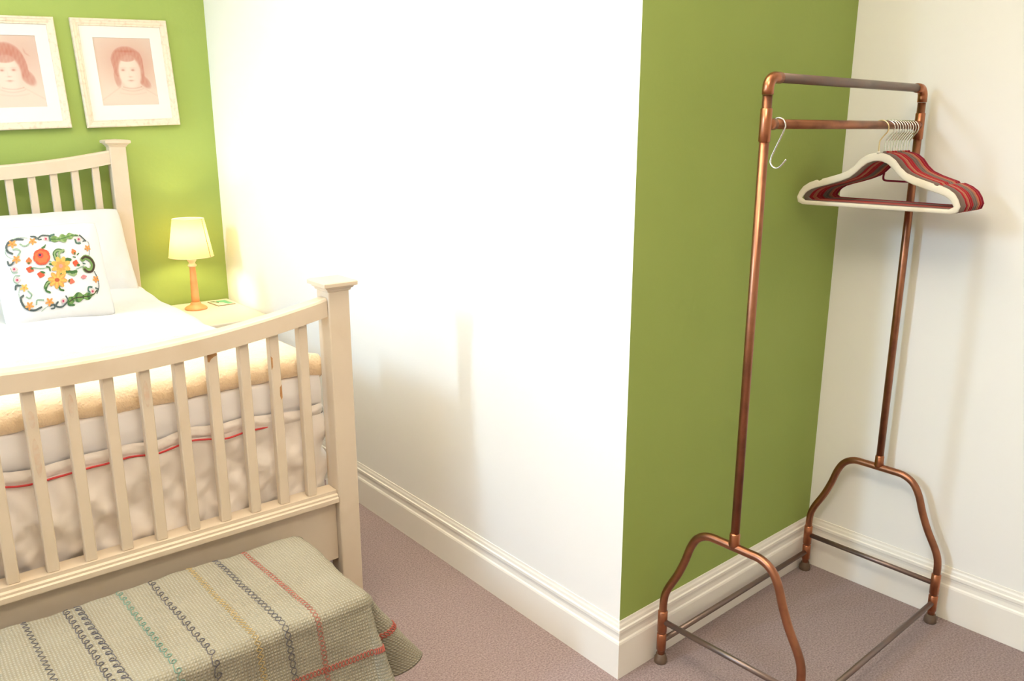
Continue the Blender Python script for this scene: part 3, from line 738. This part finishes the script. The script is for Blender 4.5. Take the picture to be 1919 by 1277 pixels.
# ------------------------------------------------------------------ bench and throw
X0, X1, Y0, Y1, ZT = -1.70, -0.655, 0.262, 0.628, 0.398
bO = ((X0+X1)/2, (Y0+Y1)/2, 0)
bn = tag(empty('bench', bO), 'low upholstered bench at bed foot hidden under the stitched throw', 'bench')
box('seat', (X0, Y0, 0.20), (X1, Y1, 0.386), M_bench, bn, bev=0.02, off=bO, seg=3)
for x in (X0+0.04, X1-0.09):
    for y in (Y0+0.03, Y1-0.08):
        box('leg', (x, y, 0), (x+0.05, y+0.05, 0.20), M_leg, bn, bev=0.003, off=bO)
RR = 0.030; DROP = 0.285
def throw_pt(a, c, lift=0.0):
    """cloth coordinates (a along x, c along y) to space"""
    dx = max(0.0, a-X1); dyf = max(0.0, Y0-c); dyb = max(0.0, c-Y1)
    bx, by = min(a, X1), min(max(c, Y0), Y1)
    d = max(dx, dyf, dyb); wob = 0.004*N3(a*7, c*7, 1)+0.0022*N3(a*22, c*22, 6)
    if d <= 0: return Vector((bx, by, ZT+wob+lift))
    if dyb > 0 and dyb >= dx: ang = None; out = Vector((0, 1, 0)); fl = 0.05
    else:
        th = math.atan2(dx, max(dyf, 1e-9)) if dyf > 0 else math.pi/2
        out = Vector((math.sin(th), -math.cos(th), 0)); deg = math.degrees(th)
        if dx <= 0: fl = 0.11+0.16*math.exp(-(X1-a)/0.10)+0.07*N3(a*6.5, 2.0)
        elif dyf <= 0: fl = 0.20+0.24*math.exp(-(c-Y0)/0.12)+0.05*N3(c*9, 5)
        else:
            l1 = math.exp(-((deg-14)/14)**2); l2 = math.exp(-((deg-74)/17)**2); dip = math.exp(-((deg-44)/13)**2)
            fl = 0.27*(1-deg/90)+0.44*(deg/90)+0.10*l1+0.16*l2-0.62*dip
    fl = max(-0.22, min(0.75, fl))
    q = math.pi*RR/2
    if d < q: h, dn = RR*math.sin(d/RR), RR*(1-math.cos(d/RR))
    else: h, dn = RR+(d-q)*fl, RR+(d-q)*math.sqrt(max(0, 1-fl*fl))
    return Vector((bx, by, ZT-dn+wob+lift*0.3))+out*(h+wob+lift)
tO = (bO[0], bO[1], ZT)
A0, A1, B0, B1 = X0-0.02, X1+0.27, Y0-DROP, Y1+0.10
def thr(u, v):
    p = throw_pt(A0+(A1-A0)*u, B0+(B1-B0)*v); return (p.x-tO[0], p.y-tO[1], p.z-tO[2])
tw = empty('throw', tO); tag(tw, 'khaki stitched cotton throw draped over the bench', 'throw')
cl = grid('cloth', thr, 260, 170, M_throw, tw, uvs=lambda u, v: (A0+(A1-A0)*u, B0+(B1-B0)*v))
sd = cl.modifiers.new('thick', 'SOLIDIFY'); sd.thickness = 0.004; sd.offset = -1
M_tb = mat('black_thread', (0.10, 0.09, 0.10), 0.9); M_tr = mat('red_thread', (0.40, 0.10, 0.07), 0.9); M_tg = mat('green_thread', (0.13, 0.26, 0.20), 0.9)
M_ty = mat('ochre_thread', (0.46, 0.32, 0.12), 0.9); M_tm = mat('plum_thread', (0.20, 0.08, 0.08), 0.9)
def stitches(name, curves, mt_, r=0.0009):
    V, F = [], []
    for cv in curves:
        P = [throw_pt(a, c, 0.0012)-Vector(tO) for a, c in cv]
        tube_geo(P, r, 4, V, F)
    o = mk(name, V, F, mt_, tw, smooth=True); o['kind'] = 'stuff'; return o
def skew(x, c): return x+0.045*(Y1-c)*0.9
def scroll_row(x, pitch, amp, flip=1, c0=Y1+0.02, c1=B0+0.02):
    """running scroll: a link that climbs and curls inward, once per pitch"""
    out = []; c = c0-pitch
    while c-pitch > c1:
        cv = [(-0.95*pitch, 0.55*amp), (-0.75*pitch, -0.15*amp), (-0.52*pitch, -0.75*amp)]
        for k in range(13):
            t = math.radians(-125+k/12*415); r = 1-0.055*k; cv.append((amp*0.95*r*math.cos(t), amp*r*math.sin(t)))
        out.append([(skew(x, c)+flip*l, c-f) for f, l in cv]); c -= pitch
    return out
def zig(x, pitch, amp, c0=Y1+0.02, c1=B0+0.02, ph=0.0):
    n = int((c0-c1)/pitch*8); return [[(skew(x, c0-i*pitch/8)+amp*math.sin(2*math.pi*i/8+ph), c0-i*pitch/8) for i in range(n)]]
stitches('wave_stitching', zig(-1.318, 0.020, 0.006), M_tb)
stitches('scroll_stitching', scroll_row(-1.230, 0.026, 0.0088, 1)+scroll_row(-1.207, 0.026, 0.0088, -1), M_tb, 0.0010)
stitches('scroll_stitching', scroll_row(-1.112, 0.027, 0.0085, 1), M_tg)
stitches('scroll_stitching', scroll_row(-1.036, 0.028, 0.0095, 1), M_tb, 0.0010)
stitches('line_stitching', zig(-0.944, 0.016, 0.004)+zig(-0.938, 0.016, 0.004, ph=2), M_ty, 0.0008)
stitches('loop_stitching', zig(-0.872, 0.036, 0.007)+zig(-0.872, 0.036, 0.007, ph=math.pi), M_tb)
stitches('chain_stitching', zig(-0.797, 0.024, 0.0065)+zig(-0.797, 0.024, 0.0065, ph=math.pi), M_tr, 0.0007)
def across(c, pitch, amp, a0=A0+0.02, a1=X1+0.22, ph=0.0):
    n = int((a1-a0)/pitch*8); return [[(a0+i*pitch/8, c+amp*math.sin(2*math.pi*i/8+ph)) for i in range(n)]]
stitches('chain_stitching', across(Y0-0.155, 0.018, 0.0075)+across(Y0-0.155, 0.018, 0.0075, ph=math.pi), M_tr, 0.0012)
def along(a, pitch, amp, c0, c1, ph=0.0):
    n = int((c1-c0)/pitch*8); return [[(a+amp*math.sin(2*math.pi*i/8+ph), c0+i*pitch/8) for i in range(n)]]
stitches('chain_stitching', along(X1+0.145, 0.018, 0.008, Y0-0.24, Y1, 0)+along(X1+0.145, 0.018, 0.008, Y0-0.24, Y1, math.pi), M_tr, 0.0016)
stitches('hem_stitching', [[(a, B0+0.006+0.012*k) for a, k in [(A0+0.02+i*0.006, i % 2) for i in range(int((A1-A0-0.03)/0.006))]]], M_tm, 0.0022)

# ------------------------------------------------------------------ copper clothes rack
RC = Vector((0.5565, -0.228, 0)); RZ = 0.0345; RL = 0.797; HL = RL/2
rack = tag(empty('clothes_rack', RC, RZ), 'copper pipe clothes rack standing in the recess corner', 'clothes rack')
arch = [(0.215, 0.012), (0.215, 0.135), (0.214, 0.200), (0.203, 0.240), (0.172, 0.298), (0.150, 0.350), (0.133, 0.400), (0.112, 0.434), (0.080, 0.4515), (0.040, 0.4535), (0, 0.4535)]
full = arch+[(-y, z) for y, z in arch[-2::-1]]
PR = 0.0112
for sx in (-1, 1):
    x = sx*HL
    fr = tube('end_arch', smooth_path([(x, y, z) for y, z in full], 5), PR, M_copper, rack, seg=14)
    for sy in (-1, 1):
        y = sy*0.215
        ft = lathe('foot', [(0.018, 0.0), (0.019, 0.003), (0.018, 0.016), (0.0145, 0.020), (0.0135, 0.028)], M_rubber, rack, seg=18, c=(x, y))
        lathe('tee_fitting', [(0.0115, 0.098), (0.0138, 0.1), (0.0138, 0.165), (0.0115, 0.167)], M_copper2, rack, seg=16, c=(x, y))
        lathe('tee_fitting', [(0.0115, 0.040), (0.0136, 0.042), (0.0136, 0.092), (0.0115, 0.094)], M_copper2, rack, seg=16, c=(x, y))
    tube('cross_rail', [(x, -0.205, 0.1335), (x, 0.205, 0.1335)], 0.0082, M_dull, rack)
    # upright with saddle joint, tee and elbow
    tube('upright', [(x, 0, 0.455), (x, 0, 1.575)], 0.0112, M_copper, rack, seg=16)
    lathe('saddle_joint', [(0.0118, 0.452), (0.0150, 0.462), (0.0136, 0.470), (0.0134, 0.490), (0.0114, 0.494)], M_copper2, rack, seg=18, c=(x, 0))
    lathe('tee_fitting', [(0.0114, 1.472), (0.0134, 1.474), (0.0134, 1.545), (0.0114, 1.547)], M_copper2, rack, seg=18, c=(x, 0))
    tube('tee_branch', [(x-sx*0.008, 0, 1.512), (x-sx*0.036, 0, 1.512)], 0.0130, M_copper2, rack, seg=16)
    el = [(x, 0, 1.576), (x, 0, 1.588)]+[(x-sx*(0.024-0.024*math.cos(t)), 0, 1.590+0.024*math.sin(t)) for t in [i*math.pi/16 for i in range(1, 8)]]+[(x-sx*0.026, 0, 1.614), (x-sx*0.046, 0, 1.614)]
    tube('elbow', el, 0.0131, M_copper2, rack, seg=16)
for sy in (-1, 1):
    tube('long_rail', [(-HL+0.008, sy*0.215, 0.068), (HL-0.008, sy*0.215, 0.068)], 0.0082, M_dull, rack)
tube('hanging_rail', [(-HL+0.03, 0, 1.512), (HL-0.03, 0, 1.512)], 0.0110, M_copper, rack, seg=16)
tube('top_rail', [(-HL+0.04, 0, 1.614), (HL-0.04, 0, 1.614)], 0.0112, M_dull, rack, seg=16)
RM = Matrix.Translation(RC) @ Matrix.Rotation(RZ, 4, 'Z')
def rail_at(xw, z=1.512):
    """point on the rail axis at world x"""
    t = (xw-RC.x)/math.cos(RZ); return RM @ Vector((t, 0, z))
# S hook
p = rail_at(0.212)
sh = tag(empty('s_hook', (p.x, p.y, 1.512)), 'chrome S hook hanging near the front end of the copper rail', 'hook')
hk = [(0.016, -0.012), (0.0155, 0.002), (0.010, 0.0115), (0.0, 0.0145), (-0.011, 0.0105), (-0.0175, 0.0), (-0.0155, -0.014), (0.006, -0.060), (0.0135, -0.078), (0.0125, -0.090), (0.003, -0.0985), (-0.008, -0.0985), (-0.018, -0.090), (-0.027, -0.079)]
tube('hook_wire', smooth_path([(0, y, z) for y, z in hk], 6), 0.0022, M_chrome, sh, seg=8)

# ------------------------------------------------------------------ velvet hangers
OUT = [(0, .1495), (.012, .149), (.030, .1435), (.048, .131), (.064, .112), (.080, .0985), (.105, .0880), (.135, .0785), (.152, .0735), (.1555, .0688), (.1625, .0672), (.167, .0705), (.190, .0615), (.207, .0500), (.218, .0345), (.2245, .0180), (.2245, .0095), (.2190, .0015), (.2080, -.0020), (.19, -.0025), (0, -.0025)]
INN = [(0, .1275), (.012, .1265), (.028, .1205), (.043, .1085), (.058, .0925), (.074, .0795), (.102, .0680), (.135, .0575), (.160, .0505), (.182, .0430), (.196, .0345), (.204, .0245), (.2085, .0160), (.2070, .0115), (.200, .0095), (.19, .0092), (0, .0092)]
def ring_path(P):
    R = [(u, v) for u, v in P]; L = [(-u, v) for u, v in P[::-1] if u > 1e-9]
    return R+L
def resample(P, n):
    pts = P+[P[0]]; d = [0]
    for i in range(len(pts)-1): d.append(d[-1]+math.hypot(pts[i+1][0]-pts[i][0], pts[i+1][1]-pts[i][1]))
    out = []; j = 0
    for k in range(n):
        s = d[-1]*k/n
        while d[j+1] < s: j += 1
        t = (s-d[j])/max(1e-9, d[j+1]-d[j]); out.append((pts[j][0]+(pts[j+1][0]-pts[j][0])*t, pts[j][1]+(pts[j+1][1]-pts[j][1])*t))
    return out
def half_pts(P, segs):
    return P
# body: corresponding outer and inner loops, rounded edge
def hanger_body():
    o = ring_path(OUT); i_ = ring_path(INN)
    NO = 140
    # match both loops by angle-free parameter: resample halves between the shared landmarks
    def halfres(P, nb, nt):
        # split at the tip (largest u): shoulder part and bottom part
        k = max(range(len(P)), key=lambda q: P[q][0]+0.0001*P[q][1])
        def rs(Q, n):
            d = [0]
            for a in range(len(Q)-1): d.append(d[-1]+math.hypot(Q[a+1][0]-Q[a][0], Q[a+1][1]-Q[a][1]))
            out = []; j = 0
            for m_ in range(n):
                s = d[-1]*m_/(n-1)
                while j < len(Q)-2 and d[j+1] < s: j += 1
                t = (s-d[j])/max(1e-9, d[j+1]-d[j]); out.append((Q[j][0]+(Q[j+1][0]-Q[j][0])*t, Q[j][1]+(Q[j+1][1]-Q[j][1])*t))
            return out
        return rs(P[:k+1], nt)+rs(P[k:], nb)[1:]
    Oh = halfres(OUT, 16, 64); Ih = halfres(INN, 16, 64)
    Of = Oh+[(-u, v) for u, v in Oh[-2:0:-1]]; If = Ih+[(-u, v) for u, v in Ih[-2:0:-1]]
    n = len(Of); th = 0.0027
    layers = []
    for side in (1, -1):
        layers.append([(0.10, side*th*0.35), (0.22, side*th)])
    V = []; F = []
    # cross-section between outer point O and inner point I: six rounded points
    secf = [(0.0, 0.35), (0.14, 1.0), (0.86, 1.0), (1.0, 0.35), (1.0, -0.35), (0.86, -1.0), (0.14, -1.0), (0.0, -0.35)]
    for k in range(n):
        for f, s in secf:
            u = Of[k][0]+(If[k][0]-Of[k][0])*f; v = Of[k][1]+(If[k][1]-Of[k][1])*f
            V.append((s*th, -u, v))
    m_ = len(secf)
    for k in range(n):
        k2 = (k+1) % n
        for q in range(m_):
            q2 = (q+1) % m_; F.append([k*m_+q, k*m_+q2, k2*m_+q2, k2*m_+q])
    return V, F
HB = hanger_body()
RAILV = 0.2215
ccen = 0.2145; cr = 0.0206
hook_p = [(0, .142), (0, .176), (.003, .185)]+[(cr*math.cos(a), ccen+cr*math.sin(a)) for a in [math.radians(d) for d in range(-52, 196, 14)]]
HK = tube_geo(smooth_path([(0, -u, v) for u, v in hook_p], 3), 0.0017, 7)
protos = {}
def hanger(colname, mt_, wire, tie):
    key = (colname, tie)
    r = empty('clothes_hanger')
    b_ = mk('body', *HB, mt_, r, smooth=True)
    mk('hook', *HK, wire, r, smooth=True)
    lathe('collar', [(0.0042, 0.146), (0.0046, 0.151), (0.0030, 0.1535)], mt_, r, seg=10)
    if tie:
        tube('tie_bar', smooth_path([(0, 0.066, 0.088), (0, 0.067, 0.072), (0, 0.060, 0.0655), (0, 0.03, 0.0645), (0, -0.03, 0.0645), (0, -0.060, 0.0655), (0, -0.067, 0.072), (0, -0.066, 0.088)], 5), 0.0030, mt_, r, seg=8)
    return r
def velvet(name, c): return mat(name, c, 0.75, bump=(300, 0.15, 0.001), sheen=0.2, spec=0.2)
H_cream = velvet('cream_velvet', (0.70, 0.64, 0.52)); H_taupe = velvet('taupe_velvet', (0.19, 0.135, 0.115)); H_red = velvet('red_velvet', (0.36, 0.018, 0.026)); H_sheen = velvet('red_velvet_sheen', (0.46, 0.17, 0.10)); H_plum = velvet('plum_velvet', (0.24, 0.012, 0.035))  # the orange one is red velvet with its lit sheen put into the colour
kinds = {'cream': (H_cream, M_goldw, False), 'taupe': (H_taupe, M_chrome, False), 'red': (H_red, M_chrome, False), 'red_sheen': (H_sheen, M_chrome, False), 'plum': (H_plum, M_chrome, True)}
rows = [ # world x on the rail, kind, twist (degrees), label
 (0.722, 'cream', 3.0, 'cream velvet hanger, the frontmost on the copper rail'),
 (0.758, 'taupe', 2.6, 'taupe velvet hanger directly behind the cream one'),
 (0.776, 'red', 1.6, 'red velvet hanger, third from the front counting the cream one'),
 (0.792, 'red_sheen', 0.6, 'red velvet hanger with painted sheen between two red ones near the cream one'),
 (0.808, 'red', -0.4, 'red velvet hanger, fifth from the front counting the cream one'),
 (0.824, 'red', -1.2, 'red velvet hanger in the exact middle of the hanger row'),
 (0.840, 'taupe', -1.8, 'taupe velvet hanger, seventh from the front counting the cream one'),
 (0.856, 'taupe', -2.4, 'taupe velvet hanger, fourth from the back upright'),
 (0.872, 'red_sheen', -2.8, 'red velvet hanger with painted sheen, third from the back upright'),
 (0.889, 'red', -3.2, 'red velvet hanger, second from the back upright'),
 (0.906, 'plum', -3.6, 'dark crimson velvet hanger with tie bar, last before the upright')]
for x, k, tw_, lab in rows:
    if k not in protos:
        r = protos[k] = hanger(k, *kinds[k])
    else:
        src = protos[k]; r = src.copy(); COL.objects.link(r)
        for ch in list(src.children):
            c = ch.copy(); COL.objects.link(c); c.parent = r
    p = rail_at(x)
    r.location = (p.x, p.y, 1.512-RAILV-0.0010); r.rotation_euler = (0, 0, RZ+math.radians(tw_))
    tag(r, lab, 'hanger', 'velvet hangers on the copper rail')
